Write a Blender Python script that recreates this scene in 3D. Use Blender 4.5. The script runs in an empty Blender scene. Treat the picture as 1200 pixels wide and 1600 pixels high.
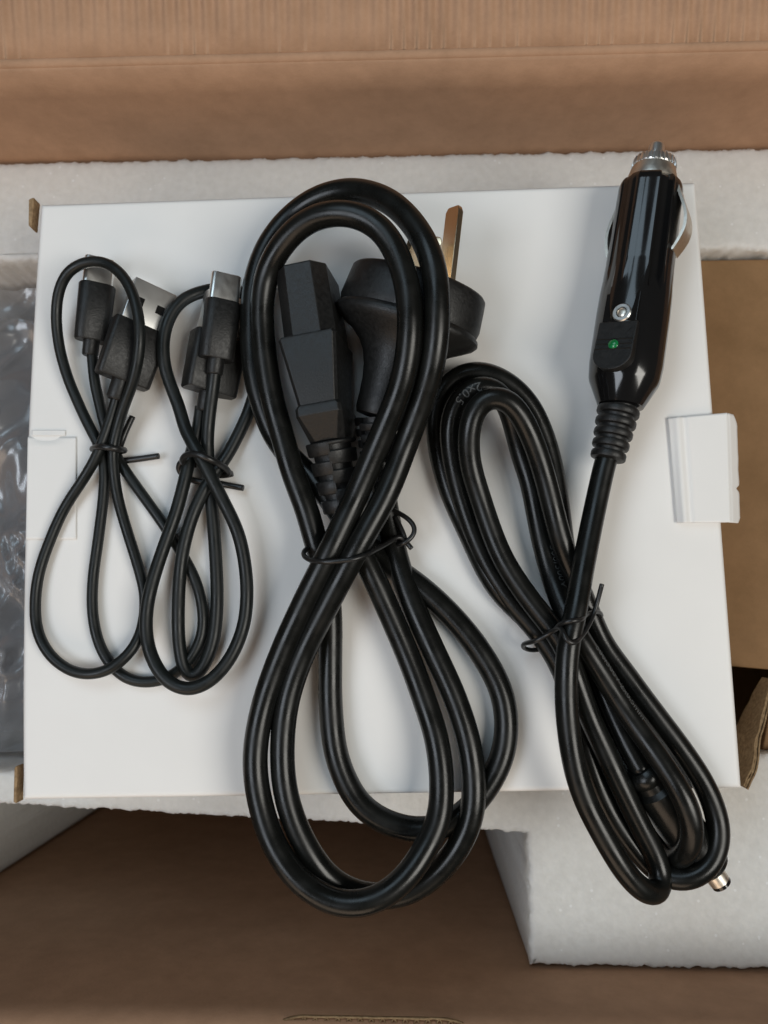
import bpy, bmesh, math, random
from mathutils import Vector, Matrix, noise
from mathutils.geometry import tessellate_polygon
random.seed(7)
scene = bpy.context.scene
col = scene.collection
R = math.radians

# ------------------------------------------------------------------ camera, world, lamps, exposure
BOX_Z = 0.255                 # top of the white box
FOAM_Z = 0.215                # top of the foam
CAM = Vector((0.0, 0.0, 0.475))
F = 1250.0                    # focal length in pixels of the 1200 x 1600 photograph
zc = -Vector(((644 - 600) / F, -(947 - 800) / F, -1.0)).normalized()   # world up, in camera axes
xc = (Vector((1, 0, 0)) - zc * zc.x).normalized()
yc = zc.cross(xc)
ROT = Matrix((xc, yc, zc))    # camera -> world
cam_data = bpy.data.cameras.new("camera")
cam_data.sensor_fit = 'VERTICAL'
cam_data.sensor_height = 24.0
cam_data.lens = 24.0 * F / 1600.0
cam_data.clip_start = 0.005
cam_data.clip_end = 20.0
cam_data.dof.use_dof = True
cam_data.dof.focus_distance = 0.207
cam_data.dof.aperture_fstop = (cam_data.lens / 1000.0) / 0.0016
cam = bpy.data.objects.new("camera", cam_data)
cam.matrix_world = Matrix.Translation(CAM) @ ROT.to_4x4()
col.objects.link(cam)
scene.camera = cam

world = bpy.data.worlds.new("World")
scene.world = world
world.use_nodes = True
bg = world.node_tree.nodes["Background"]
bg.inputs["Color"].default_value = (1.0, 0.93, 0.86, 1)
bg.inputs["Strength"].default_value = 0.04

def area(name, loc, target, sx, sy, power, color):
    d = bpy.data.lights.new(name, 'AREA')
    d.shape = 'RECTANGLE'; d.size = sx; d.size_y = sy
    d.energy = power; d.color = color
    o = bpy.data.objects.new(name, d)
    o.location = loc
    o.rotation_euler = (Vector(target) - Vector(loc)).to_track_quat('-Z', 'Y').to_euler()
    col.objects.link(o)
    return o
area("window_light", (0.66, -0.24, 1.14), (0, 0, 0.25), 0.48, 0.55, 7.2, (1.0, 0.97, 0.90))
area("sky_light", (-0.62, -0.20, 1.16), (0, 0, 0.25), 0.50, 0.45, 4.0, (0.84, 0.91, 1.0))
area("room_light", (-0.30, -0.95, 0.80), (0, 0.10, 0.25), 1.2, 0.55, 3.6, (1.0, 0.76, 0.56))
area("far_light", (-0.20, 0.34, 0.80), (0, 0.08, 0.25), 0.35, 0.28, 0.80, (0.66, 0.85, 1.0))

scene.view_settings.view_transform = 'Standard'
scene.view_settings.look = 'None'
scene.view_settings.exposure = 0.0
scene.view_settings.gamma = 1.0

# ------------------------------------------------------------------ helpers
def P(px, py, z):
    """Point of the horizontal plane at height z that the photograph shows at this pixel."""
    d = ROT @ Vector(((px - 600) / F, -(py - 800) / F, -1.0))
    return CAM + d * ((z - CAM.z) / d.z)
def W(px, py, zmm):
    return P(px, py, BOX_Z + zmm / 1000.0)

def catmull(pts, step=0.0011, smooth=2):
    pts = [Vector(p) for p in pts]
    q = [pts[0] * 2 - pts[1]] + pts + [pts[-1] * 2 - pts[-2]]
    out = []
    for i in range(1, len(q) - 2):
        p0, p1, p2, p3 = q[i - 1], q[i], q[i + 1], q[i + 2]
        t0 = 0.0
        t1 = t0 + max(1e-6, (p1 - p0).length) ** .5
        t2 = t1 + max(1e-6, (p2 - p1).length) ** .5
        t3 = t2 + max(1e-6, (p3 - p2).length) ** .5
        n = max(2, int((p2 - p1).length / step))
        for k in range(n):
            t = t1 + (t2 - t1) * k / n
            a1 = p0 * ((t1 - t) / (t1 - t0)) + p1 * ((t - t0) / (t1 - t0))
            a2 = p1 * ((t2 - t) / (t2 - t1)) + p2 * ((t - t1) / (t2 - t1))
            a3 = p2 * ((t3 - t) / (t3 - t2)) + p3 * ((t - t2) / (t3 - t2))
            b1 = a1 * ((t2 - t) / (t2 - t0)) + a2 * ((t - t0) / (t2 - t0))
            b2 = a2 * ((t3 - t) / (t3 - t1)) + a3 * ((t - t1) / (t3 - t1))
            out.append(b1 * ((t2 - t) / (t2 - t1)) + b2 * ((t - t1) / (t2 - t1)))
    out.append(pts[-1].copy())
    if step > .0008:
        out = [q_ + Vector((noise.noise(q_ * 60), noise.noise(q_ * 60 + Vector((5, 1, 2))), .3 * noise.noise(q_ * 60 + Vector((2, 8, 4))))) * .00014 for q_ in out]
    for _ in range(smooth * 6):
        out = [out[0]] + [out[i - 1] * .25 + out[i] * .5 + out[i + 1] * .25 for i in range(1, len(out) - 1)] + [out[-1]]
    return out

def frames(path):
    fr = []
    for i, p in enumerate(path):
        t = (path[min(i + 1, len(path) - 1)] - path[max(i - 1, 0)]).normalized()
        u = Vector((0, 0, 1)) - t * t.z
        if u.length < .2:
            u = fr[-1][2] if fr else Vector((0, 1, 0))
            u = u - t * u.dot(t)
        u.normalize()
        fr.append((p, t, u, t.cross(u)))
    # parallel transport keeps the rings from flipping
    u = fr[0][2]
    res = []
    for p, t, _, _ in fr:
        u = (u - t * u.dot(t)).normalized()
        res.append((p, t, u.copy(), t.cross(u)))
    return res

class MB:
    def __init__(self):
        self.v = []; self.f = []; self.m = []
    def add(self, vs, fs, mi=0):
        b = len(self.v)
        self.v += [Vector(x) for x in vs]
        self.f += [tuple(i + b for i in f) for f in fs]
        self.m += [mi] * len(fs)
    def rings(self, rings, caps=True, mi=0):
        n = len(rings[0]); vs = [v for r in rings for v in r]; fs = []
        for i in range(len(rings) - 1):
            for k in range(n):
                a = i * n + k; b = i * n + (k + 1) % n
                fs.append((a, b, b + n, a + n))
        if caps:
            fs.append(tuple(reversed(range(n))))
            fs.append(tuple(range((len(rings) - 1) * n, len(rings) * n)))
        self.add(vs, fs, mi)
    def tube(self, path, r, seg=20, caps=True):
        fr = frames(path)
        rings = []
        N = len(fr)
        for i, (p, t, u, s) in enumerate(fr):
            rr = r(i / (N - 1)) if callable(r) else r
            rings.append([p + (u * math.cos(2 * math.pi * k / seg) + s * math.sin(2 * math.pi * k / seg)) * rr for k in range(seg)])
        if caps:   # small rounded ends
            for e, sg in ((0, -1), (-1, 1)):
                p, t, u, s = fr[e]
                rr = (r(0 if e == 0 else 1) if callable(r) else r)
                extra = [p + t * sg * rr * .12 + (q - p) * .86 for q in rings[e]]
                if e == 0: rings.insert(0, extra)
                else: rings.append(extra)
        self.rings(rings, caps)
    def lathe(self, prof, fr, seg=48, mod=None, caps=True):
        """prof: (distance along axis, radius); fr: origin, axis, up, side."""
        o, a, u, s = fr
        rings = []
        for d, r in prof:
            ring = []
            for k in range(seg):
                th = 2 * math.pi * k / seg
                rr = r * (mod(d, th) if mod else 1)
                ring.append(o + a * d + (u * math.cos(th) + s * math.sin(th)) * rr)
            rings.append(ring)
        self.rings(rings, caps)
    def prism(self, outline, ex):
        """outline: 3D points of a planar polygon, extruded by vector ex."""
        n = len(outline)
        vs = [Vector(p) for p in outline] + [Vector(p) + ex for p in outline]
        fs = [tuple(reversed(range(n))), tuple(range(n, 2 * n))]
        fs += [(k, (k + 1) % n, (k + 1) % n + n, k + n) for k in range(n)]
        self.add(vs, fs)
    def box(self, lo, hi):
        x0, y0, z0 = lo; x1, y1, z1 = hi
        self.prism([(x0, y0, z0), (x1, y0, z0), (x1, y1, z0), (x0, y1, z0)], Vector((0, 0, z1 - z0)))
    def grid(self, fn, nu, nv):
        vs = [fn(i / nu, j / nv) for j in range(nv + 1) for i in range(nu + 1)]
        fs = [(j * (nu + 1) + i, j * (nu + 1) + i + 1, (j + 1) * (nu + 1) + i + 1, (j + 1) * (nu + 1) + i)
              for j in range(nv) for i in range(nu)]
        self.add(vs, fs)
    def build(self, name, mat, parent=None, smooth=True, sharp=35, bevel=0, bseg=2, fix=True, weld=False):
        me = bpy.data.meshes.new(name)
        off = wloc(parent) if parent else Vector((0, 0, 0))
        me.from_pydata([tuple(v - off) for v in self.v], [], self.f)
        if fix:
            bm = bmesh.new(); bm.from_mesh(me)
            if weld: bmesh.ops.remove_doubles(bm, verts=bm.verts, dist=1e-7)
            bmesh.ops.recalc_face_normals(bm, faces=bm.faces)
            bm.to_mesh(me); bm.free()
        me.validate()
        mats = mat if isinstance(mat, (list, tuple)) else [mat]
        for m in mats: me.materials.append(m)
        if smooth:
            me.shade_smooth()
            if sharp: me.set_sharp_from_angle(angle=R(sharp))
        o = bpy.data.objects.new(name, me)
        col.objects.link(o)
        if parent: o.parent = parent
        if bevel:
            b = o.modifiers.new("bevel", 'BEVEL'); b.width = bevel; b.segments = bseg
            b.limit_method = 'ANGLE'; b.angle_limit = R(32); b.harden_normals = True
        return o

def wloc(o):
    v = Vector((0, 0, 0))
    while o is not None:
        v = v + o.location; o = o.parent
    return v

def thing(name, label, cat, loc, group=None):
    o = bpy.data.objects.new(name, None)
    o.empty_display_size = 0.02
    o.location = loc
    col.objects.link(o)
    return tag(o, label, cat, group)
def tag(o, label, cat, group=None):
    o["label"] = label; o["category"] = cat
    if group: o["group"] = group
    return o
def part_root(name, parent):
    return None

def frame_at(a, b, roll=0.0):
    """frame at a, axis towards b; roll turns 'up' about the axis (positive leans towards side)."""
    ax = (b - a).normalized()
    u = (Vector((0, 0, 1)) - ax * ax.z).normalized()
    s = ax.cross(u)
    c, n = math.cos(R(roll)), math.sin(R(roll))
    return (a, ax, u * c + s * n, s * c - u * n)

# ------------------------------------------------------------------ materials
def mat(name, color, rough=.5, metal=0.0, spec=.5, noise_scale=None, color2=None, bump=0.0, bump_scale=800.0,
        coat=0.0, detail=6.0, rough2=None, stretch=None, extra=None):
    m = bpy.data.materials.new(name); m.use_nodes = True
    nt = m.node_tree; b = nt.nodes["Principled BSDF"]
    b.inputs["Base Color"].default_value = (*color, 1)
    b.inputs["Roughness"].default_value = rough
    b.inputs["Metallic"].default_value = metal
    b.inputs["Specular IOR Level"].default_value = spec
    b.inputs["Coat Weight"].default_value = coat
    tc = nt.nodes.new("ShaderNodeTexCoord")
    src = tc.outputs["Object"]
    if stretch:
        mp = nt.nodes.new("ShaderNodeMapping"); mp.inputs["Scale"].default_value = stretch
        nt.links.new(src, mp.inputs["Vector"]); src = mp.outputs["Vector"]
    if noise_scale and color2:
        n = nt.nodes.new("ShaderNodeTexNoise"); n.inputs["Scale"].default_value = noise_scale
        n.inputs["Detail"].default_value = detail
        if detail > 8: n.inputs["Roughness"].default_value = .74
        nt.links.new(src, n.inputs["Vector"])
        r = nt.nodes.new("ShaderNodeValToRGB")
        r.color_ramp.elements[0].position = .3; r.color_ramp.elements[1].position = .7
        r.color_ramp.elements[0].color = (*color, 1); r.color_ramp.elements[1].color = (*color2, 1)
        nt.links.new(n.outputs["Fac"], r.inputs["Fac"])
        nt.links.new(r.outputs["Color"], b.inputs["Base Color"])
        if rough2 is not None:
            mr = nt.nodes.new("ShaderNodeMapRange")
            mr.inputs["To Min"].default_value = rough; mr.inputs["To Max"].default_value = rough2
            mr.inputs["From Min"].default_value = .35; mr.inputs["From Max"].default_value = .65
            nt.links.new(n.outputs["Fac"], mr.inputs["Value"]); nt.links.new(mr.outputs["Result"], b.inputs["Roughness"])
    if bump:
        n2 = nt.nodes.new("ShaderNodeTexNoise"); n2.inputs["Scale"].default_value = bump_scale
        n2.inputs["Detail"].default_value = 3
        nt.links.new(tc.outputs["Object"], n2.inputs["Vector"])
        bp = nt.nodes.new("ShaderNodeBump"); bp.inputs["Strength"].default_value = bump
        bp.inputs["Distance"].default_value = .0002
        nt.links.new(n2.outputs["Fac"], bp.inputs["Height"])
        nt.links.new(bp.outputs["Normal"], b.inputs["Normal"])
    return m

RUBBER = mat("cord_rubber", (.0046, .0050, .0045), .23, spec=.36, noise_scale=200, color2=(.0066, .0070, .0062), bump=.06, bump_scale=1500, rough2=.34)
RUBBER_THIN = mat("thin_cord_rubber", (.0068, .0085, .0082), .33, spec=.34, noise_scale=240, color2=(.0092, .011, .0106), bump=.05, bump_scale=1800, rough2=.48)
MATTE = mat("moulded_plastic", (.0075, .0077, .0075), .40, spec=.42, noise_scale=900, color2=(.012, .012, .0118), bump=.30, bump_scale=1900, rough2=.52)
GLOSS = mat("glossy_plastic", (.006, .006, .0065), .10, spec=.5, noise_scale=60, color2=(.008, .008, .008), bump=.02, bump_scale=300, rough2=.16, coat=.2)
TIE = mat("tie_plastic", (.010, .010, .010), .34, spec=.5, noise_scale=700, color2=(.014, .014, .014))
STEEL = mat("nickel_plate", (.84, .83, .80), .30, metal=1.0, noise_scale=500, color2=(.78, .77, .74), rough2=.38)
SHELL = mat("brushed_shell", (.84, .84, .82), .36, metal=1.0, noise_scale=300, color2=(.83, .83, .81), rough2=.40)
STEEL_DULL = mat("worn_nickel", (.78, .74, .67), .34, metal=1.0, noise_scale=700, color2=(.68, .64, .56), rough2=.46)
BRASS = mat("brass_blade_metal", (.80, .64, .44), .24, metal=1.0, noise_scale=90, color2=(.77, .61, .42))
GREEN = mat("green_lens", (.006, .13, .035), .12, spec=.6, noise_scale=1500, color2=(.01, .20, .06))
PAPER = mat("white_paperboard", (.775, .765, .745), .50, spec=.3, noise_scale=38, color2=(.805, .795, .775), bump=.05, bump_scale=420, detail=8)
KRAFT = mat("kraft_cardboard", (.335, .198, .120), .75, spec=.2, noise_scale=75, color2=(.445, .268, .167), bump=.35, bump_scale=1100, detail=12)
KRAFT_EDGE = mat("raw_cardboard_edge", (.36, .25, .14), .85, spec=.15, noise_scale=900, color2=(.20, .13, .07), bump=.6, bump_scale=1500)
KRAFT_IN = mat("inner_kraft", (.205, .118, .054), .75, spec=.2, noise_scale=70, color2=(.275, .160, .078), bump=.35, bump_scale=1000, detail=12)
DEVICE = mat("device_plastic", (.018, .018, .019), .45, spec=.4, noise_scale=30, color2=(.045, .045, .046))
FLOOR = mat("floor_tiles", (.30, .28, .26), .6, noise_scale=9, color2=(.36, .34, .31))
INK = mat("pale_ink", (.075, .08, .08), .5)

def foam_mat():
    m = mat("epe_foam", (.62, .612, .585), .60, spec=.35, noise_scale=420, color2=(.68, .672, .645))
    nt = m.node_tree; b = nt.nodes["Principled BSDF"]
    b.inputs["Subsurface Weight"].default_value = .75; b.inputs["Subsurface Radius"].default_value = (1, .95, .88); b.inputs["Subsurface Scale"].default_value = .016
    tc = nt.nodes.new("ShaderNodeTexCoord")
    vo = nt.nodes.new("ShaderNodeTexVoronoi"); vo.inputs["Scale"].default_value = 650
    nt.links.new(tc.outputs["Object"], vo.inputs["Vector"])
    nz = nt.nodes.new("ShaderNodeTexNoise"); nz.inputs["Scale"].default_value = 190; nz.inputs["Detail"].default_value = 4
    nt.links.new(tc.outputs["Object"], nz.inputs["Vector"])
    ad = nt.nodes.new("ShaderNodeMath"); ad.operation = 'MULTIPLY_ADD'; ad.inputs[1].default_value = .6
    nt.links.new(vo.outputs["Distance"], ad.inputs[0]); nt.links.new(nz.outputs["Fac"], ad.inputs[2])
    bp = nt.nodes.new("ShaderNodeBump"); bp.inputs["Strength"].default_value = .40; bp.inputs["Distance"].default_value = .0005
    nt.links.new(ad.outputs["Value"], bp.inputs["Height"]); nt.links.new(bp.outputs["Normal"], b.inputs["Normal"])
    # sparkle of the foam cells, painted into the base colour as scattered paler spots
    v2 = nt.nodes.new("ShaderNodeTexVoronoi"); v2.inputs["Scale"].default_value = 620
    nt.links.new(tc.outputs["Object"], v2.inputs["Vector"])
    sx = nt.nodes.new("ShaderNodeSeparateColor"); nt.links.new(v2.outputs["Color"], sx.inputs["Color"])
    gt = nt.nodes.new("ShaderNodeMath"); gt.operation = 'GREATER_THAN'; gt.inputs[1].default_value = .955
    nt.links.new(sx.outputs["Red"], gt.inputs[0])
    ds = nt.nodes.new("ShaderNodeMath"); ds.operation = 'LESS_THAN'; ds.inputs[1].default_value = .27
    nt.links.new(v2.outputs["Distance"], ds.inputs[0])
    mu = nt.nodes.new("ShaderNodeMath"); mu.operation = 'MULTIPLY'
    nt.links.new(gt.outputs["Value"], mu.inputs[0]); nt.links.new(ds.outputs["Value"], mu.inputs[1])
    mx = nt.nodes.new("ShaderNodeMix"); mx.data_type = 'RGBA'
    old = b.inputs["Base Color"].links[0].from_socket
    nt.links.new(mu.outputs["Value"], mx.inputs[0]); nt.links.new(old, mx.inputs[6])
    mx.inputs[7].default_value = (.74, .74, .73, 1)
    nt.links.new(mx.outputs[2], b.inputs["Base Color"])
    return m
FOAM = foam_mat()

def film_mat():
    m = bpy.data.materials.new("clear_film"); m.use_nodes = True
    nt = m.node_tree; nt.nodes.remove(nt.nodes["Principled BSDF"])
    out = nt.nodes["Material Output"]
    tr = nt.nodes.new("ShaderNodeBsdfTransparent"); tr.inputs["Color"].default_value = (.93, .93, .94, 1)
    gl = nt.nodes.new("ShaderNodeBsdfGlossy"); gl.inputs["Roughness"].default_value = .24
    di = nt.nodes.new("ShaderNodeBsdfDiffuse"); di.inputs["Color"].default_value = (.62, .63, .65, 1)
    m1 = nt.nodes.new("ShaderNodeMixShader"); m1.inputs[0].default_value = .27
    nt.links.new(tr.outputs[0], m1.inputs[1]); nt.links.new(di.outputs[0], m1.inputs[2])
    fr = nt.nodes.new("ShaderNodeLayerWeight"); fr.inputs["Blend"].default_value = .35
    m2 = nt.nodes.new("ShaderNodeMixShader")
    mr = nt.nodes.new("ShaderNodeMapRange"); mr.inputs["To Min"].default_value = .08; mr.inputs["To Max"].default_value = .5
    nt.links.new(fr.outputs["Facing"], mr.inputs["Value"]); nt.links.new(mr.outputs["Result"], m2.inputs[0])
    nt.links.new(m1.outputs[0], m2.inputs[1]); nt.links.new(gl.outputs[0], m2.inputs[2])
    nt.links.new(m2.outputs[0], out.inputs["Surface"])
    return m
FILM = film_mat()

# ------------------------------------------------------------------ the setting: floor and shipping carton
mb = MB(); mb.box((-3, -3, -.03), (3, 3, -.006))
fl = mb.build("floor", FLOOR, smooth=False); fl["kind"] = "structure"

Y_FAR = P(600, 236, FOAM_Z).y
Y_NEAR = P(600, 1507, FOAM_Z).y - .0012
X_L, X_R = -.205, .215
Z_FAR = CAM.z - .821 * (CAM.z - FOAM_Z)
Z_NEAR = .2530
TH = .0045
carton = thing("shipping_carton", "large brown corrugated shipping carton standing open around the foam", "carton", (0, (Y_FAR + Y_NEAR) / 2, 0))
mb = MB(); mb.box((X_L, Y_NEAR, -.005), (X_R, Y_FAR, 0)); mb.build("bottom_panel", KRAFT, carton, smooth=False)
def wall_y(y0, sgn, ztop, name):
    mb = MB()
    nx = 120
    def inner(u, v):
        x = X_L + (X_R - X_L) * u
        z = ztop * v
        w = .0006 * noise.noise(Vector((x * 14, z * 14, y0 * 9))) - .0010 * math.sin(math.pi * u) * v
        return Vector((x, y0 + sgn * w, z))
    vs = []
    mb.grid(inner, nx, 20)
    o = mb.build(name, KRAFT, carton, fix=False)
    so = o.modifiers.new("board", 'SOLIDIFY'); so.thickness = TH; so.offset = -1 if sgn > 0 else 1
    return o
wall_y(Y_FAR, 1, Z_FAR, "wall")
wall_y(Y_NEAR, -1, Z_NEAR, "wall")
for x, s in ((X_L, -1), (X_R, 1)):
    mb = MB(); mb.box((min(x, x + s * TH), Y_NEAR, 0), (max(x, x + s * TH), Y_FAR, Z_FAR - .001)); mb.build("wall", KRAFT, carton, smooth=False)

PITCH = .0040
def flute(x, ph=0):
    return .5 - .5 * math.cos(2 * math.pi * (x + .0012 * noise.noise(Vector((x * 60, ph, 0)))) / PITCH)
# far flap, folded outwards: the flutes telegraph through the liner
mb = MB()
def far_flap(u, v):
    x = X_L + (X_R - X_L) * u
    d = .0013 + .11 * v
    wob = noise.noise(Vector((x * 25, d * 60, 3)))
    amp = .00060 * (1 + .7 * wob) * min(1, .08 + v * 9)
    lean = .0006 * noise.noise(Vector((x * 40, d * 30, 8)))
    return Vector((x, Y_FAR + .001 + d, Z_FAR + .0008 + d * .22 + amp * flute(x + lean) * 2 + .0004 * noise.noise(Vector((x * 18, d * 18, 1)))))
mb.grid(far_flap, 1050, 14)
o = mb.build("flap", KRAFT, carton, fix=False)
so = o.modifiers.new("board", 'SOLIDIFY'); so.thickness = .004; so.offset = -1
# the scored crease between wall and flap: crushed flutes stand up as a beaded ridge
mb = MB()
def crease(u, v):
    x = X_L + (X_R - X_L) * u
    a = math.pi * (-.15 + 1.15 * v)
    f = flute(x, 5)
    wob = noise.noise(Vector((x * 70, 2, 9)))
    r = .0016 + .00022 * f * max(0, v - .35) * 1.6 + .00012 * wob
    return Vector((x, Y_FAR + .0015 - .0016 * math.cos(a) + .0002 * wob * v, Z_FAR - .0003 + r * math.sin(a) * .9 + .0003 * noise.noise(Vector((x * 12, 0, 4)))))
mb.grid(crease, 1050, 12)
mb.build("crease", KRAFT, carton, fix=False)
# side flaps, folded out
for x, s in ((X_L - TH, -1), (X_R + TH, 1)):
    mb = MB()
    mb.prism([(x, Y_NEAR, Z_FAR), (x, Y_FAR, Z_FAR), (x + s * .10, Y_FAR, Z_FAR - .02), (x + s * .10, Y_NEAR, Z_FAR - .02)], Vector((0, 0, .004)))
    mb.build("flap", KRAFT, carton, smooth=False)
# near flap hangs outwards; a slit along its crease shows the raw flutes
mb = MB()
mb.prism([(X_L, Y_NEAR - TH, Z_NEAR - .0042), (X_R, Y_NEAR - TH, Z_NEAR - .0042), (X_R, Y_NEAR - .10, Z_NEAR - .035), (X_L, Y_NEAR - .10, Z_NEAR - .035)], Vector((0, 0, .004)))
mb.build("flap", KRAFT, carton, smooth=False)
# the raw end of an inner board layer shows its flutes just inside the near wall
ZS = .2490
ys0 = P(580, 1591, ZS).y
xa, xb = P(441, 1597, ZS).x, P(724, 1597, ZS).x
mb = MB()
def raw(x): return .0004 * noise.noise(Vector((x * 260, 1, 0))) + .0003 * noise.noise(Vector((x * 900, 4, 0)))
def arch(x):
    e = min(1, min(x - xa, xb - x) / .006)
    return -.0012 * (1 - e) ** 2 * 2
for yo in (0, -.0030):
    mb.grid(lambda u, v, yo=yo: Vector((xa + (xb - xa) * u, ys0 + yo + arch(xa + (xb - xa) * u) * .5, ZS - .0010 * (1 - v) + v * raw(xa + (xb - xa) * u + yo))), 160, 1)
mb.grid(lambda u, v: Vector((xa + (xb - xa) * u, ys0 - .0015 + .0012 * math.sin(2 * math.pi * (xa + (xb - xa) * u) / .0030) + arch(xa + (xb - xa) * u) * .5, ZS - .0010 * (1 - v) - .0003 + v * raw(xa + (xb - xa) * u) * .6)), 520, 1)
o = mb.build("flute_edge", KRAFT_EDGE, carton, fix=False)
so = o.modifiers.new("paper", 'SOLIDIFY'); so.thickness = .00035; so.offset = 0

# ------------------------------------------------------------------ foam
def foam_prism(outline, z0, z1, name, label):
    """upright foam block with a cut, slightly ragged rim"""
    # densify the outline
    pts = []
    n = len(outline)
    for i in range(n):
        a, b = Vector(outline[i]), Vector(outline[(i + 1) % n])
        k = max(1, int((b - a).length / .0007))
        for j in range(k): pts.append(a.lerp(b, j / k))
    m = len(pts)
    cx = sum(p.x for p in pts) / m; cy = sum(p.y for p in pts) / m
    mb = MB()
    rings = []
    for (z, inset) in ((z0, 0), (z0 + (z1 - z0) * .5, 0), (z1 - .006, 0), (z1 - .0022, 0), (z1 - .0009, .0002), (z1 - .0002, .0007), (z1, .0016)):
        ring = []
        for i, p in enumerate(pts):
            t = (pts[(i + 1) % m] - pts[i - 1]).normalized()
            nrm = Vector((t.y, -t.x))          # outward for a counter-clockwise outline
            j = .0007 * noise.noise(Vector((p.x * 330, p.y * 330, z * 330))) + .0009 * abs(noise.noise(Vector((p.x * 640, p.y * 640, z * 600))))
            zj = .0003 * noise.noise(Vector((p.x * 400, p.y * 400, 7))) if z1 - .003 < z < z1 - .0001 else 0
            q = p + nrm * (j - inset)
            ring.append(Vector((q.x, q.y, z + zj)))
        rings.append(ring)
    mb.rings(rings, caps=False)
    # caps: a fine row of quads would be wasted on the flat faces; triangulate the simplified outline
    for ring in (rings[0], rings[-1]):
        tri = tessellate_polygon([ring])
        mb.add(ring, [tuple(t) for t in tri])
    o = mb.build(name, FOAM, None, smooth=True, sharp=50, weld=True)
    for p in o.data.polygons:
        if abs(p.normal.z) > .995 and len(p.vertices) == 3: p.use_smooth = False
    return tag(o, label, "foam")
yb0 = P(1150, 388, FOAM_Z).y
foam_prism([(X_L + .001, yb0), (X_R - .001, yb0), (X_R - .001, Y_FAR - .0016), (X_L + .001, Y_FAR - .0016)], 0.0005, FOAM_Z, "foam_strip",
           "long white foam bar along the far carton wall above the white box")
xl = P(-206, 1505, FOAM_Z).x
xr = P(829, 1505, FOAM_Z).x
yn = Y_NEAR + .0016
ybar_l, ybar_r = P(150, 1264, FOAM_Z).y, P(600, 1289, FOAM_Z).y
sl = (ybar_r - ybar_l) / (P(600, 1289, FOAM_Z).x - P(150, 1264, FOAM_Z).x)
y_at = lambda x: ybar_l + sl * (x - P(150, 1264, FOAM_Z).x)
yk = P(40, 1206, FOAM_Z).y
yk2 = P(1185, 1178, FOAM_Z).y
foam_prism([(X_L + .001, yn), (xl, yn), (xl, y_at(xl)), (xr, y_at(xr)), (xr, yn), (X_R - .001, yn), (X_R - .001, yk2), (.05, yk2), (.02, yk), (X_L + .001, yk)],
           0.0005, FOAM_Z, "foam_cradle", "white notched foam block under the front edge of the white box")

# ------------------------------------------------------------------ device in a plastic bag (left) and brown inner box (right)
x0, x1 = X_L + .003, P(230, 800, .205).x
y0, y1 = yk + .002, yb0 - .002
mb = MB(); mb.box((x0, y0 + .004, .001), (x1 - .004, y1 - .004, .182))
dev = mb.build("bagged_device", DEVICE, None, bevel=.010, bseg=4)
tag(dev, "dark grey appliance showing dimly through the clear bag at left", "appliance")
mb = MB()
def bag(u, v):
    x = x0 + (x1 - x0) * u; y = y0 + (y1 - y0) * v
    q = Vector((x * 26, y * 17, .3))
    w = noise.noise(q)
    q2 = Vector((x * 44 + 1.8 * noise.noise(q * .7), y * 30 + 1.8 * noise.noise(q * .7 + Vector((9, 3, 1))) + x * 30, 2))
    ridge = (1 - abs(noise.noise(q2)) * 2.0)
    q3 = Vector((x * 115 + 2 * noise.noise(q2 * .5), y * 70 - x * 50, 5 + 2 * noise.noise(q2 * .6)))
    ridge2 = (1 - abs(noise.noise(q3)) * 2.0)
    e = min(1, min(u, 1 - u, v, 1 - v) * 9)
    z = .1930 + .007 * w + .0080 * ridge * e + .0034 * ridge2 * (.4 + .6 * max(0, w + .4))
    return Vector((x, y, min(z, .2125)))
mb.grid(bag, 150, 260)
b = mb.build("plastic_bag", FILM, None, fix=False, sharp=None)
tag(b, "crumpled clear plastic bag beside the left edge of the white box", "bag")

ZB = .209
def Q(px, py, z=ZB): return P(px, py, z)
inner = thing("inner_carton", "plain brown cardboard carton lying beside the right edge of the white box", "carton", (.14, .06, .0))
bx0 = P(985, 700, ZB).x
mb = MB()
yt, ym, ybm = yb0 - .0012, Q(1180, 1036).y, Q(1180, 1173).y
xg = Q(1192, 1100).x
mb.prism([Vector((bx0, ym + .0015, ZB - .003)), Q(1205, 1046, ZB - .003), Vector((X_R - .004, Q(1205, 1046).y, ZB - .003)), Vector((X_R - .004, yt, ZB - .003)), Vector((bx0, yt, ZB - .003))], Vector((0, 0, .003)))
mb.build("lid_panel", KRAFT_IN, inner, smooth=False, bevel=.0006)
mb = MB()
mb.prism([Q(1184, 1172, ZB - .003), Vector((X_R - .004, ybm, ZB - .003)), Vector((X_R - .004, Q(1205, 1047).y - .0008, ZB - .003)), Q(1206, 1048.5, ZB - .003), Q(1200, 1090, ZB - .003)], Vector((0, 0, .003)))
mb.build("lid_panel", KRAFT_IN, inner, smooth=False, bevel=.0006)
mb = MB()
mb.box((bx0, ybm - .001, .001), (bx0 + .003, yt, ZB - .0035)); mb.box((X_R - .007, ybm - .001, .001), (X_R - .004, yt, ZB - .0035))
mb.box((bx0 + .0031, yt - .003, .001), (X_R - .0071, yt, ZB - .0035)); mb.box((bx0 + .0031, ybm - .001, .001), (X_R - .0071, ybm + .002, ZB - .0035))
mb.build("side_wall", KRAFT_IN, inner, smooth=False)
mb = MB(); mb.box((bx0 + .0031, ybm + .0021, .165), (X_R - .0071, yt - .0031, .168)); mb.build("tray", KRAFT_IN, inner, smooth=False)

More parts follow.
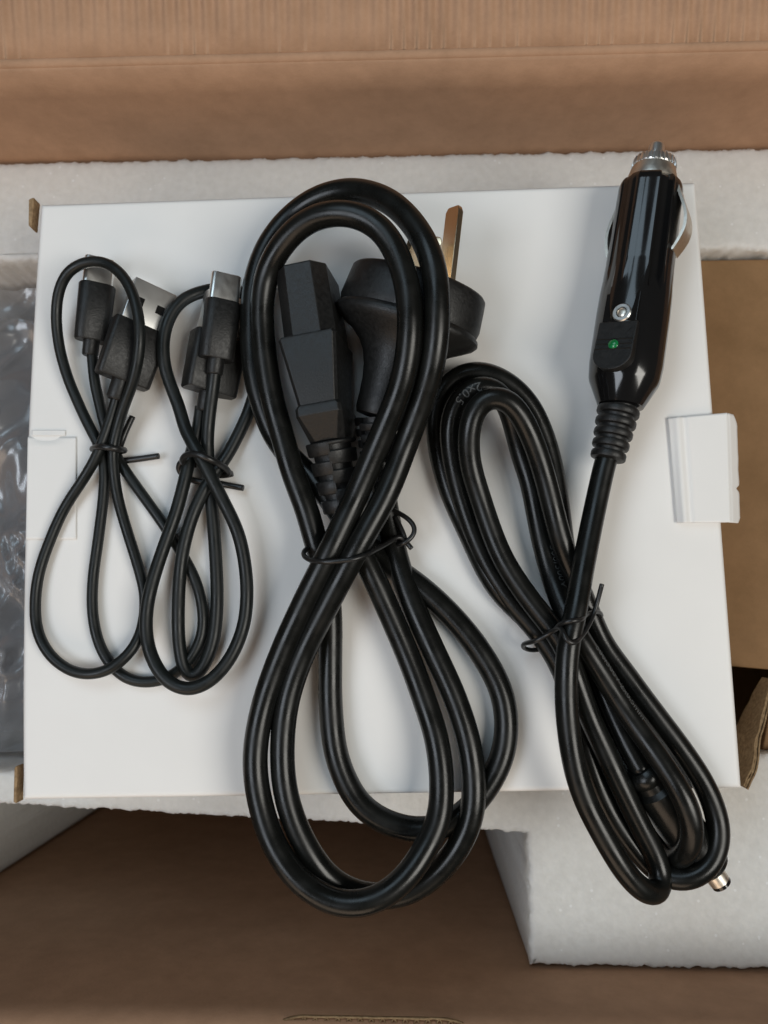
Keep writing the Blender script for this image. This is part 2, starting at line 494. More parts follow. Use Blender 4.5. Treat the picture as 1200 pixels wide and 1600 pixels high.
# ------------------------------------------------------------------ the white box
C = [W(35, 1250, 0), W(1160, 1232, 0), W(1088, 283, 0), W(63, 318, 0)]        # BL BR TR TL
cen = sum(C, Vector()) / 4
white = thing("white_box", "flat white cardboard box with all four black cables lying on it", "box", (cen.x, cen.y, FOAM_Z + .0008))
ZB0 = FOAM_Z + .0008
def at(u, v, z=0.0):
    """u along the bottom edge, v towards the far edge of the box top"""
    p = (C[0] * (1 - u) + C[1] * u) * (1 - v) + (C[3] * (1 - u) + C[2] * u) * v
    p.x -= .0019 * (1 - u) * math.sin(math.pi * max(0, min(1, v))) ** .8
    return Vector((p.x, p.y, p.z + z))
mb = MB()
T = .0016
def top(u, v):
    bulge = .0003 * math.sin(math.pi * u) * math.sin(math.pi * v) + .00012 * noise.noise(Vector((u * 4, v * 4, 1)))
    e = min(u, 1 - u) * .2; f = min(v, 1 - v) * .17
    d = min(e, f)
    drop = -.0007 * max(0, 1 - d / .0012) ** 2
    return at(u, v, bulge - .0004 + drop)
us = 90; vs_ = 80
def warp(t): # concentrate the rows near the edges
    if t < .04: return t * .25
    if t > .96: return 1 - (1 - t) * .25
    return .01 + (t - .04) * (.98 / .92)
mb.grid(lambda u, v: top(warp(u), warp(v)), us, vs_)
n = us + 1
border = [i for i in range(n)] + [j * n + us for j in range(1, vs_ + 1)] + [vs_ * n + i for i in range(us - 1, -1, -1)] + [j * n for j in range(vs_ - 1, 0, -1)]
low = [mb.v[i] + Vector((0, 0, -T)) for i in border]
b0 = len(mb.v); mb.v += low; L = len(border)
for k in range(L):
    mb.f.append((border[k], b0 + k, b0 + (k + 1) % L, border[(k + 1) % L])); mb.m.append(0)
mb.build("lid", PAPER, white, sharp=60)
ins = .0015
cc = [cen + (c - cen) * (1 - ins / (c - cen).length) for c in C]
for i in range(4):
    a, b_ = cc[i].copy(), cc[(i + 1) % 4].copy()
    d = (b_ - a).normalized(); nrm = Vector((-d.y, d.x, 0))
    a += d * (.0016 if i % 2 else 0); b_ -= d * (.0016 if i % 2 else 0)
    mb = MB()
    pts = [a, b_, b_ + nrm * .0015, a + nrm * .0015]
    mb.prism([Vector((p.x, p.y, ZB0)) for p in pts], Vector((0, 0, BOX_Z - .0026 - ZB0)))
    mb.build("side_panel", PAPER, white, smooth=False)
mb = MB(); ci = [cen + (c - cen) * (1 - .0035 / (c - cen).length) for c in C]
mb.prism([Vector((p.x, p.y, ZB0 + .0002)) for p in ci], Vector((0, 0, .0014))); mb.build("bottom_panel", PAPER, white, smooth=False)
# raw brown board ends sticking out at the left corners
def stub(pxs, z0, z1, name="board_end"):
    mb = MB()
    mb.prism([P(px, py, z0) for px, py in pxs], Vector((0, 0, z1 - z0)))
    return mb.build(name, KRAFT_EDGE, white, smooth=False, bevel=.0004)
stub([(54, 362), (59.5, 366), (63.5, 319), (60, 319.5), (54.5, 322)], BOX_Z - .007, BOX_Z - .0028)
stub([(32, 1248), (37, 1250), (38.5, 1194), (36, 1192), (33.5, 1196)], BOX_Z - .007, BOX_Z - .0028)
# the torn brown ear at the lower right corner
mb = MB()
ear = [(1212, 1064, .2235), (1200, 1096, .2260), (1190, 1136, .2300), (1182, 1163, .2330), (1182.5, 1184, .2350), (1178, 1204, .2370), (1165, 1231, .2405)]
path = catmull([P(*p) for p in ear], step=.0012, smooth=1)
fr = frames(path)
for k in range(3):
    rings = []
    for i, (p, t, u, s) in enumerate(fr):
        j = .0003 * noise.noise(p * 260 + Vector((k * 4, 0, 0)))
        c0 = p + s * (.00062 * (k - 1) + j)
        wdt = .00020 if k != 1 else .00030 + .00016 * math.sin(i * 1.9)
        dn = Vector((0, 0, (p.z - .2158) if k != 1 else .0035)); up = Vector((0, 0, 0 if k != 1 else -.0004))
        rings.append([c0 + s * wdt + up, c0 + s * wdt - dn, c0 - s * wdt - dn, c0 - s * wdt + up])
    mb.rings(rings)
mb.build("torn_ear", KRAFT_EDGE, white, sharp=30)
# the locking tab folded over the right edge
mb = MB()
tl, tr_, br, bl = (1043, 653), (1136, 645), (1141, 816), (1057, 817)
def tab(u, v):
    """v from far to near"""
    px = (tl[0] * (1 - u) + tr_[0] * u) * (1 - v) + (bl[0] * (1 - u) + br[0] * u) * v
    py = (tl[1] * (1 - u) + tr_[1] * u) * (1 - v) + (bl[1] * (1 - u) + br[1] * u) * v
    z = .0004 + .0012 * min(1, u * 8) * (.6 + .6 * v) + .0004 * math.exp(-((u - .17) / .05) ** 2) - .0005 * math.exp(-((u - .27) / .04) ** 2)
    return P(px, py, BOX_Z + z)
def tabfull(u, v):
    if u <= .8: return tab(u / .8, v)
    w = (u - .8) / .2
    rag = 1 + .06 * noise.noise(Vector((v * 9, 0, 3))) - .30 * math.exp(-((v - .68) / .02) ** 2) - .35 * max(0, 1 - v / .10) ** 1.5 - .2 * max(0, (v - .95) / .05)
    e = tab(1, v)
    d = (at(1, .5) - at(0, .5)).normalized()
    w2 = w * max(.3, rag)
    return e + d * (.0042 * w2) + Vector((0, 0, -.0038 * w2 - .0004 * math.exp(-((w - .10) / .08) ** 2)))
mb.grid(tabfull, 40, 60)
o = mb.build("locking_tab", PAPER, white, fix=False, sharp=60)
so = o.modifiers.new("board", 'SOLIDIFY'); so.thickness = .0005; so.offset = 1
# the tuck tab on the left edge, with a gaping slit at its upper end
mb = MB()
def tuck(u, v):
    px = (43.5 * (1 - u) + 119 * u) * (1 - v) + (40.5 * (1 - u) + 119 * u) * v
    py = 682.5 * (1 - v) + 843 * v
    z = .00002 - .0011 * max(0, 1 - v / .07) * math.exp(-((u - .38) / .30) ** 2)
    return P(px, py, BOX_Z + z)
mb.grid(tuck, 30, 40)
o = mb.build("tuck_tab", PAPER, white, fix=False, sharp=60)
so = o.modifiers.new("board", 'SOLIDIFY'); so.thickness = .00009; so.offset = -1
mb = MB()
rim = [(42, 679.5, .05), (60, 679, .35), (80, 678.8, .55), (100, 679.5, .35), (124, 680.5, .03)]
pp = [W(*p) for p in rim]
lo = [W(42, 682, .02), W(56, 683.8, .02), W(78, 685.6, .02), (W(96, 683.6, .02)), W(124, 681.2, .02)]
# dark mouth of the slit: a shallow real gap under the lifted board lip
lip = MB()
def lipf(u, v):
    px = 50 + 52 * u
    lift = .20 * math.exp(-((u - .42) / .26) ** 2)
    return W(px, 672 + 8.5 * v, .05 + lift * v * v)
lip.grid(lipf, 30, 6)
o = lip.build("slit_lip", PAPER, white, fix=False, sharp=60)
so = o.modifiers.new("board", 'SOLIDIFY'); so.thickness = .00012; so.offset = 1

# ------------------------------------------------------------------ lettering moulded along a cord
def cord_text(body, path, r, s0, size, ang, parent, flip=False):
    cu = bpy.data.curves.new("txt", 'FONT'); cu.body = body; cu.size = size; cu.resolution_u = 2
    tmp = bpy.data.objects.new("txt", cu); col.objects.link(tmp)
    me = tmp.to_mesh()
    bm = bmesh.new(); bm.from_mesh(me)
    bmesh.ops.subdivide_edges(bm, edges=[e for e in bm.edges if e.calc_length() > size * .25], cuts=2, use_grid_fill=False)
    bmesh.ops.triangulate(bm, faces=bm.faces)
    cum = [0.0]
    for i in range(1, len(path)): cum.append(cum[-1] + (path[i] - path[i - 1]).length)
    out = []
    for v in bm.verts:
        s = s0 + (-v.co.x if flip else v.co.x)
        i = 0
        lo_, hi_ = 0, len(cum) - 2
        while lo_ < hi_:
            m_ = (lo_ + hi_ + 1) // 2
            if cum[m_] <= s: lo_ = m_
            else: hi_ = m_ - 1
        i = lo_
        f = max(0, min(1, (s - cum[i]) / max(1e-9, cum[i + 1] - cum[i])))
        p = path[i].lerp(path[i + 1], f)
        t = (path[min(i + 2, len(path) - 1)] - path[max(i - 1, 0)]).normalized()
        u = (Vector((0, 0, 1)) - t * t.z).normalized(); sd = u.cross(t)
        yy = (v.co.y - size * .35) * (-1 if flip else 1)
        a = R(ang) + yy / r
        out.append(p + (u * math.cos(a) - sd * -math.sin(a)) * (r + .00006))
    mb = MB(); idx = [tuple(v.index for v in f.verts) for f in bm.faces]
    mb.add(out, idx)
    bm.free(); tmp.to_mesh_clear(); bpy.data.objects.remove(tmp)
    return mb.build("lettering", INK, parent, smooth=False, fix=False)

def nearest_s(path, target):
    best, bs, cum = 1e9, 0, 0
    for i, p in enumerate(path):
        if i: cum += (p - path[i - 1]).length
        d = (p - target).length
        if d < best: best, bs = d, cum
    return bs

def rounded_rect(w, h, rad, n=5):
    pts = []
    for cx, cy, a0 in ((w / 2 - rad, h / 2 - rad, 0), (-w / 2 + rad, h / 2 - rad, 90), (-w / 2 + rad, -h / 2 + rad, 180), (w / 2 - rad, -h / 2 + rad, 270)):
        for k in range(n + 1):
            a = R(a0 + 90 * k / n)
            pts.append((cx + rad * math.cos(a), cy + rad * math.sin(a)))
    return pts
def loft(mb, fr, secs):
    """secs: (d, w, h, rad, du, ds): rounded rectangles along the axis"""
    o, a, u, s = fr
    rings = []
    for sec in secs:
        d, w, h, rad = sec[:4]; du, ds = (sec[4:] + (0, 0))[:2]
        rings.append([o + a * d + s * (x + ds) + u * (y + du) for x, y in rounded_rect(w, h, min(rad, w / 2 - 1e-5, h / 2 - 1e-5))])
    mb.rings(rings)
mm = .001

# ------------------------------------------------------------------ power cord with wall plug and appliance connector
AC_R = .0032
ac = [(522,748,11),(536,800,7.5),(562,840,3.4),(605,880,3.3),(656,916,3.3),(706,962,3.3),(752,1020,3.3),(784,1080,3.3),(792,1130,3.3),(786,1180,3.3),
 (768,1220,3.3),(735,1262,3.6),(695,1290,3.6),(656,1297,3.6),(605,1286,3.6),(563,1258,3.4),(528,1190,3.3),(517,1110,3.3),(516,1030,3.6),(516,955,5),(508,895,8),
 (494,848,10),(480,800,11),(458,740,12),(444,690,12.5),(426,627,13.5),(414,553,15),(409,480,17),(416,430,19),(432,395,22),(464,357,26),(495,338,29),(525,332,31),
 (558,336,32),(590,353,32.5),(618,391,32.5),(635,440,32),(641,490,31.5),(639,540,30),(630,590,27.5),(617,630,25),(603,664,23),(588,700,21),(554,780,18),(516,860,17.5),
 (476,940,14.5),(440,1020,12),(412,1100,11),(399,1170,11),(399,1210,11),(408,1260,11),(427,1318,12),(460,1368,13),(490,1394,13.5),(525,1410,14),(560,1413,14.5),
 (600,1400,14),(638,1367,13),(668,1320,11),(686,1280,10),(691,1235,9),(684,1160,8),(662,1090,7),(636,1020,6.8),(603,945,8),(579,892,9.5),(548,830,10),(515,780,8.5),
 (486,745,7),(455,715,6.2),(428,680,6.2),(408,627,7),(396,572,8),(393,500,9),(396,450,10),(408,407,11),(424,375,12),(454,339,13),(495,310,16),(540,298,19),(585,304,23),
 (620,323,26.5),(648,353,29),(668,388,31),(680,428,31.5),(684,480,31),(681,540,29),(671,590,26),(659,628,23),(647,660,21),(632,700,19),(602,776,18),(556,860,17.5),
 (514,940,14.5),(474,1020,11),(450,1090,10),(441,1160,9.5),(443,1220,9.5),(458,1280,9.5),(488,1340,9),(524,1380,7.2),(575,1400,5),(632,1396,4),(668,1376,4),
 (700,1346,4.5),(728,1302,5.5),(740,1260,6.5),(741,1220,6.5),(733,1160,6.5),(711,1090,6.2),(679,1020,6),(643,940,5.2),(622,880,4.0),(609,820,3.8),(600,765,5),(593,715,8),(590,672,10)]
power = thing("power_cord", "thick black mains cord in a figure eight with a bladed wall plug", "power cord", W(560, 870, 0))
ac_path = catmull([W(*p) for p in ac])
mb = MB(); mb.tube(ac_path, AC_R, 24); mb.build("cord", RUBBER, power, sharp=60)

def slotted_relief(a, b, r0, r1, parent, rows=4, roll=0, lead=.0):
    """flexible strain relief: a core with staggered half-ring blocks"""
    fr = frame_at(a, b, roll); Ln = (b - a).length
    o, ax, u, s = fr
    mb = MB()
    mb.lathe([(0, r0 * .78), (Ln, r1 * .78)], fr, 28)
    pitch = Ln / rows
    for side in (0, 1):
        for k in range(rows + side):
            d0 = pitch * (k - .5 * side); d1 = d0 + pitch * .70
            d0, d1 = max(0, d0), min(Ln, d1)
            if d1 - d0 < .0006: continue
            seg = 12
            rings = []
            for (d, sh) in ((d0, .96), (d0 + .0003, 1), (d1 - .0003, 1), (d1, .96)):
                r = (r0 + (r1 - r0) * d / Ln) * sh
                ring = []
                for j in range(seg + 1):
                    th = R(-2 + 184 * j / seg) + math.pi * side
                    ring.append(o + ax * d + (u * math.cos(th + math.pi * .5 * 0) * 1.0 + s * math.sin(th)) * r)
                for j in range(seg, -1, -1):
                    th = R(-2 + 184 * j / seg) + math.pi * side
                    ring.append(o + ax * d + (u * math.cos(th) + s * math.sin(th)) * (r * .66))
                rings.append(ring)
            mb.rings(rings)
    return mb.build("strain_relief", MATTE, parent, sharp=40)

# appliance connector
A0, A1 = W(480, 433, 13.6), W(516, 686, 12.2)
fr = frame_at(A0, A1, 7)
Ln = (A1 - A0).length
mb = MB()
def octo(d, w, h, ct, cb, dn=0, ds=0):
    o, a, u, s = fr
    w2, h2 = w / 2, h / 2
    pts = [(w2 - ct, h2), (w2, h2 - ct * 1.25), (w2, -h2 + cb), (w2 - cb, -h2), (-w2 + cb, -h2), (-w2, -h2 + cb), (-w2, h2 - ct * 1.25), (-w2 + ct, h2)]
    return [o + a * d + s * (x + ds) + u * (y + dn) for x, y in pts]
m_ = mm
q1 = Ln * .43; q2 = Ln * .83
mb.rings([octo(0, 13.0*m_, 21.5*m_, 3.1*m_, 2*m_), octo(.4*m_, 13.6*m_, 22.2*m_, 3.3*m_, 2*m_), octo(q1, 14.0*m_, 22.6*m_, 3.3*m_, 2*m_)])
mb.rings([octo(q1 - .0002, 14.6*m_, 23.6*m_, .8*m_, 1*m_), octo(q1 + .0006, 15.2*m_, 24.2*m_, .8*m_, 1*m_), octo(q2, 10.6*m_, 20*m_, .9*m_, 1*m_)])
mb.rings([octo(q2 - .0003, 11.2*m_, 20.6*m_, .9*m_, .9*m_), octo(q2 + .0006, 12.2*m_, 21.4*m_, .9*m_, .9*m_), octo(q2 + .0026, 12.2*m_, 21.4*m_, .9*m_, .9*m_), octo(Ln + .0012, 9.4*m_, 11.4*m_, 1.8*m_, 1.8*m_)])
conn = mb.build("appliance_connector", MATTE, power, sharp=28, bevel=.0005, bseg=3)
o, a, u, s = fr
# contact slots on the mating face
for x, y in ((-4, -3), (4, -3), (0, 3.5)):
    sl = MB(); c0 = o - a * .00006 + s * x * m_ + u * y * m_
    sl.prism([c0 + s * .0009 + u * .002, c0 - s * .0009 + u * .002, c0 - s * .0009 - u * .002, c0 + s * .0009 - u * .002], -a * .00008)
    sl.build("contact_slot", GLOSS, conn, smooth=False)
slotted_relief(A1 + a * .0006, W(537, 808, 8.5), .0068, .0050, conn, rows=4, roll=4)

# wall plug
F0, N0 = W(656, 441, 14.2), W(590, 652, 10.5)
fr = frame_at(F0, N0)
Ln = (N0 - F0).length
mb = MB()
prof = [(0, 16.2), (.25, 17.0), (.9, 17.55), (3, 17.8), (8.8, 18.35), (10.2, 18.1), (10.8, 17.9), (11.6, 18.7), (12.6, 18.9), (13.6, 18.2), (14.8, 16.4), (16.6, 13.4), (18.8, 10.9), (21.5, 9.0), (25, 7.7), (29, 6.9), (33, 6.5), (Ln / mm - 1.2, 6.3), (Ln / mm, 5.8)]
def squash(d, th):   # the grip is flattened on the two sides behind the rim
    k = max(0, min(1, (d - .013) / .012))
    e = 1 / math.sqrt((math.cos(th) / .745) ** 2 + math.sin(th) ** 2)   # the face is an oval
    return (e * (1 - k) + k) * (1.03 - .03 * k)
mb.lathe([(d * mm, r * 1.025 * mm) for d, r in prof], fr, 72, mod=squash)
plug = mb.build("wall_plug", MATTE, power, sharp=40)
o, a, u, s = fr     # a points backwards; s = to photo left or right
if s.x < 0: s = -s
def blade(S, U, phi, L, lean=0.0):
    ax = (a + s * lean).normalized()
    d = s * math.cos(R(phi)) + u * math.sin(R(phi)); n_ = s * -math.sin(R(phi)) + u * math.cos(R(phi))
    c0 = o + s * S * mm + u * U * mm
    mb = MB()
    w, t = 3.15 * mm, .82 * mm
    sec = lambda dist, ws, ts: [c0 - ax * dist + d * (ws * w) + n_ * (ts * t), c0 - ax * dist - d * (ws * w) + n_ * (ts * t), c0 - ax * dist - d * (ws * w) - n_ * (ts * t), c0 - ax * dist + d * (ws * w) - n_ * (ts * t)]
    mb.rings([sec(-.001, 1, 1), sec(L - .0016, 1, 1), sec(L - .0003, .8, .75), sec(L, .62, .4)])
    mb.build("blade", BRASS, plug, sharp=30, bevel=.00015)
blade(7.3, 4.8, 57, .0205, .19)
blade(-0.9, -6.0, 14, .0150)
blade(-3.4, 4.0, 118, .0120)
slotted_relief(N0, W(592, 722, 8.0), .0064, .0048, plug, rows=4, roll=50)

# ------------------------------------------------------------------ car adaptor cord
DC_R = .0029
dc = [(951,705,9.8),(947,716,10),(932,785,10.5),(919,847,12),(908,904,14),(899,960,15.8),(889,1000,16.4),(885,1047,16),(886,1120,15),(896,1193,14),(906,1230,13.5),
 (921,1267,13),(941,1303,12.5),(962,1340,12),(988,1377,10.5),(1013,1397,8.2),(1031,1395,5.2),(1034,1373,3.4),(1026,1342,3.4),(1012,1312,4.2),(998,1285,5),(982,1252,6),(963,1212,7),
 (941,1164,7.4),(921,1120,7.8),(905,1076,8.4),(893,1040,9),(878,1003,9.6),(852,968,9.6),(826,935,9.4),(785,872,9.5),(751,779,11),(733,716,14),(733,669,17),(744,636,18.5),
 (766,617,19.5),(791,622,19.5),(813,647,18),(835,694,15),(852,747,12.5),(876,841,9.5),(890,880,7.5),(910,929,5),(926,969,4),(943,1006,3.4),(973,1047,3.2),(1002,1087,3.2),(1035,1131,3.2),(1065,1171,3.2),
 (1103,1230,3.2),(1121,1278,3.4),(1125,1303,3.6),(1121,1329,3.8),(1106,1356,4),(1083,1372,4),(1053,1375,3.2),(1026,1362,1.2),(998,1333,.6),(965,1289,1.8),(943,1248,2.8),(925,1201,3.0),
 (910,1149,3.0),(896,1098,3.0),(881,1054,3.2),(862,1017,3.4),(830,975,3.4),(795,935,3.6),(757,872,4),(722,779,6),(707,716,8.5),(703,669,11),(710,636,12.5),(726,614,13.5),(751,602,14),(776,608,13),
 (792,630,11),(803,665,8),(816,716,5.5),(827,747,5),(846,841,4.4),(863,904,5),(880,951,7.4),(902,991,9.2),(932,1039,8.5),(965,1091,8),(995,1135,8.6),(1024,1175,10.2),(1055,1223,11.6),(1074,1259,12),
 (1083,1292,11.2),(1080,1318,9),(1068,1338,5),(1053,1343,.5),(1041,1326,-4),(1030,1292,-6),(1006,1262,-2.5),(976,1236,2.5),(958,1205,2.9),(938,1160,2.9),(919,1116,2.9),(900,1075,2.9),(878,1030,3.0),(842,985,3.0),(776,919,3.0),
 (729,826,3.0),(701,763,3.2),(685,701,4.0),(682,654,5.4),(690,614,6.6),(707,592,7.4),(735,580,8),(763,583,8),(794,598,7.4),(826,630,6),(847,672,4.5),(862,722,3.4),(872,779,3.2),(882,857,3.0),(894,920,3.0),
 (908,985,3.0),(927,1040,3.0),(948,1095,3.0),(968,1138,3.6),(987,1175,4.6),(1004,1205,5.4)]
car = thing("car_adaptor_cord", "black car socket cord with a lighter plug and a barrel plug, lying at the right", "car cord", W(890, 1000, 0))
dc_path = catmull([W(*p) for p in dc])
mb = MB(); mb.tube(dc_path, DC_R, 24); mb.build("cord", RUBBER, car, sharp=60)
cord_text("300/300V", dc_path, DC_R, nearest_s(dc_path, W(850, 855, 5)), .0032, 44, car, flip=False)
cord_text("2x0.5", dc_path, DC_R, nearest_s(dc_path, W(752, 602, 13)), .0034, -8, car, flip=True)
cord_text("300/300V 2x0.5mm", dc_path, DC_R, nearest_s(dc_path, W(915, 1012, 9)), .0028, 58, car, flip=False)

# lighter plug; distance along the axis is measured from the body's rear end
Bk, Tp = W(969, 636, 9.9), W(1021, 266, 9.9)
fr = frame_at(Bk, Tp)
o, a, u, s = fr
if s.x < 0: sx = -1
else: sx = 1
Lb = (Tp - Bk).length
def ty(py): return Lb * (636 - py) / (636 - 266.0)
def tys(py): return ty(947 + (py - 947) * .950)     # for what shows on the raised top of the barrel
def groove(d, th):
    # th measured from up towards s; make positive = photo right
    t = math.degrees(math.atan2(math.sin(th) * sx, math.cos(th)))
    k = 1.0
    end = tys(424)
    if d > end - .002:
        f = min(1, max(0, (d - end + .002) / .002))
        for c, w, dep in ((15, 12, .16), (-64, 10, .05), (86, 10, .05), (146, 12, .08), (-146, 12, .08)):
            x = abs(t - c)
            if x < w: k -= dep * f * min(1, (w - x) / 3)
        for c in (1, 29, -36):
            if abs(t - c) < 3.2: k += .030 * f * (1 - abs(t - c) / 3.2)
        if -30 < t < -4: k -= .016 * f * min(1, min(t + 30, -4 - t) / 3)
    return k
ys = [(636, 5.4), (635, 6.0), (632, 6.3), (602, 8.95), (596, 9.25), (576, 9.62), (560, 9.64), (500, 9.6), (470, 9.45), (450, 9.2), (430, 9.05)]
y = 427
while y > 299:
    ys.append((y, 9.0 - (427 - y) / 150 * .55)); y -= 3
ys += [(297, 8.4), (293, 8.15), (290, 7.7), (289, 6.8)]
mb = MB()
mb.lathe([(ty(y), r * mm) for y, r in ys], fr, 120, mod=groove)
lighter = mb.build("lighter_plug", GLOSS, car, sharp=24)
# metal nose: smooth collar, knurled ring, contact pin
mb = MB()
mb.lathe([(ty(290), 6.3 * mm), (ty(288.5), 6.75 * mm), (ty(285), 6.8 * mm), (ty(266), 5.9 * mm), (ty(264), 5.3 * mm), (ty(263), 4 * mm)], fr, 64)
mb.build("metal_collar", STEEL_DULL, lighter, sharp=40)
mb = MB()
def knurl(d, th): return 1 + .045 * (1 if math.sin(th * 27) > 0 else -1)
mb.lathe([(ty(266.5), 3.6 * mm), (ty(266), 5.6 * mm), (ty(264), 5.8 * mm), (ty(252), 5.4 * mm), (ty(249.5), 4.7 * mm), (ty(248.5), 2.4 * mm)], fr, 204, mod=knurl)
mb.build("knurled_ring", STEEL, lighter, sharp=30)
mb = MB()
mb.lathe([(ty(250), 2.15 * mm), (ty(228), 2.1 * mm), (ty(225), 1.9 * mm), (ty(223), 1.3 * mm), (ty(222.5), .3 * mm)], fr, 32)
mb.build("contact_pin", STEEL, lighter, sharp=50)
# spring clips at both sides
def clip(sgn, y0, y1, bulge, material, width, ang):
    dr = (s * sx * math.cos(R(ang)) + u * math.sin(R(ang))) if sgn > 0 else (-s * sx * math.cos(R(ang)) + u * math.sin(R(ang)))
    wd = a.cross(dr).normalized()
    mb = MB(); rings = []
    N = 28
    for i in range(N + 1):
        f = i / N
        d = ty(y0 + (y1 - y0) * f)
        prof_ = (math.sin(math.pi * min(1, f / 1.0)) ** .8) if 0 < f < 1 else 0
        sk = f ** 1.5
        rr = 7.9 * mm + bulge * math.sin(math.pi * (f ** 1.25)) + .6 * mm * f
        hw = width * (.5 + .5 * math.sin(math.pi * (.2 + .6 * f)))
        c0 = o + a * d + dr * rr
        t_ = .0004
        rings.append([c0 + wd * hw + dr * t_, c0 - wd * hw + dr * t_, c0 - wd * hw - dr * t_, c0 + wd * hw - dr * t_])
    mb.rings(rings)
    mb.build("spring_clip", material, lighter, sharp=30)
clip(1, 304, 404, 3.0 * mm, STEEL_DULL, .0034, 30)
clip(-1, 322, 408, 1.5 * mm, STEEL_DULL, .0022, -30)
# switch plate on the upper left of the barrel
th = R(-33) * sx
nrm = u * math.cos(th) + s * math.sin(th)
sd = s * math.cos(th) - u * math.sin(th)
if sd.x < 0: sd = -sd
def plate(y0, y1, hw, r_lo, r_hi0, r_hi1, round_end, name, material, parent, n_=12):
    d0, d1 = tys(y0), tys(y1)     # d0 far (towards the tip)
    pts = [(d0, -hw), (d0, hw)]
    if round_end:
        dc_ = d1 + hw * .85
        for k in range(n_ + 1):
            an = math.pi * k / n_
            pts.append((dc_ - hw * .85 * math.sin(an), hw * math.cos(an)))
    else:
        pts += [(d1, hw), (d1, -hw)]
    def top_r(d): 
        f = (d0 - d) / (d0 - d1)
        return r_hi0 + (r_hi1 - r_hi0) * f
    lo_ = [o + a * d + sd * x + nrm * r_lo for d, x in pts]
    hi_ = [o + a * d + sd * x + nrm * top_r(d) for d, x in pts]
    n2 = len(pts)
    mb = MB()
    mb.add(lo_ + hi_, [tuple(range(n2)), tuple(range(n2, 2 * n2))] + [(k, (k + 1) % n2, (k + 1) % n2 + n2, k + n2) for k in range(n2)])
    return mb.build(name, material, parent, sharp=30, bevel=.00025, bseg=2)
plate(456, 503, .0046, .0060, .0088, .0094, False, "recess_plate", GLOSS, lighter)
plate(503.5, 582, .0051, .0060, .0097, .0116, True, "switch_tongue", MATTE, lighter)
for yy, in ((533,), (541,), (549,)):          # grip lines on the tongue
    mb = MB(); d = tys(yy)
    f = (yy - 503.5) / (580 - 503.5); rr = .0097 + .0019 * f
    mb.add([o + a * (d + e) + sd * x + nrm * (rr + h) for x in (-.0047, .0047) for e, h in ((-.00022, -.0001), (0, .00022), (.00022, -.0001))], [(0, 1, 4, 3), (1, 2, 5, 4)])
    mb.build("grip_line", MATTE, lighter, smooth=False, fix=False)
def lathe_at(py, dx, h0, prof, name, material, parent, seg=32):
    c0 = o + a * tys(py) + sd * dx * mm + nrm * h0
    f2 = (c0, nrm, a, nrm.cross(a))
    mb = MB(); mb.lathe([(d * mm, r * mm) for d, r in prof], f2, seg)
    return mb.build(name, material, parent, sharp=35)
lathe_at(490, .55, .0091, [(-1, 2.45), (.55, 2.45), (.85, 2.2), (.85, 1.45), (.1, 1.35), (.1, .2)], "eyelet", STEEL, lighter)
lathe_at(490, .55, .0091, [(0, 1.2), (.55, 1.2), (.75, .9), (.78, .2)], "screw", STEEL_DULL, lighter)
lathe_at(542, -.1, .0105, [(0, 1.35), (.35, 1.3), (.65, 1.0), (.8, .5), (.84, .1)], "indicator_lamp", GREEN, lighter)
# ringed strain relief
S0, S1 = W(968, 634, 9.9), W(949, 719, 10.0)
f3 = frame_at(S0, S1); Ls = (S1 - S0).length
prof = [(-.001, .0046)]
for k in range(5):
    d = Ls * k / 5
    r = .0056 - .0010 * k / 4
    prof += [(d + .0001, r * .80), (d + Ls * .045, r * .80), (d + Ls * .06, r * .96), (d + Ls * .085, r), (d + Ls * .155, r), (d + Ls * .18, r * .96), (d + Ls * .19, r * .80)]
prof += [(Ls, .0034), (Ls + .0001, .002)]
mb = MB(); mb.lathe(prof, f3, 40); mb.build("strain_relief", MATTE, lighter, sharp=40)

# barrel plug under the coils
D0, D1 = W(1003, 1203, 5.4), W(1108, 1355, -2.0)
f4 = frame_at(D0, D1); Ld = (D1 - D0).length
mb = MB()
mb.lathe([(-.001, .0034), (0, .0044), (.0012, .0049), (.0028, .0046), (.0034, .0042), (.0050, .0044), (.0062, .0055), (Ld * .5, .0060), (Ld - .0008, .0056), (Ld, .0049)], f4, 40)
bp_ = mb.build("barrel_plug", RUBBER, car, sharp=35)
f5 = frame_at(D1, D1 + (W(1128, 1382, -2.8) - D1)); Lm = (W(1128, 1382, -2.8) - D1).length
mb = MB(); mb.lathe([(-.001, .00275), (Lm - .0012, .00275), (Lm - .0011, .0026)], f5, 40); mb.build("metal_barrel", STEEL_DULL, bp_, sharp=40)
mb = MB(); mb.lathe([(Lm - .0011, .0027), (Lm - .0002, .0027), (Lm, .0024), (Lm, .0013), (Lm - .001, .0012)], f5, 40); mb.build("insulating_tip", GLOSS, bp_, sharp=40)

# ------------------------------------------------------------------ the two short USB cables
def plug_c(fr, parent, back, label=None):
    """USB-C plug; origin at the rear of the housing, axis towards the tip."""
    mb = MB(); L = .0163
    loft(mb, fr, [(0, .0088, .0050, .0024), (.0004, .0094, .0055, .0027), (L - .0005, .0100, .0058, .0028), (L, .0094, .0053, .0026)])
    h = mb.build("usb_c_plug", MATTE, parent, sharp=40)
    mb = MB(); loft(mb, fr, [(L - .0005, .0083, .0026, .0012), (L + .0074, .0083, .0026, .0012), (L + .0077, .0080, .0023, .0011)])
    mb.build("metal_shell", STEEL, h, sharp=40)
    o, a, u, s = fr
    mb = MB(); loft(mb, fr, [(L + .00771, .0072, .0014, .0006), (L + .00775, .0072, .0014, .0006)]); mb.build("plug_mouth", GLOSS, h, smooth=False)
    mb = MB(); fb = frame_at(o, o - a); mb.lathe([(-.001, .0023), (.0038, .0022), (.0042, .0019)], fb, 28); mb.build("strain_relief", MATTE, h, sharp=40)
    return h
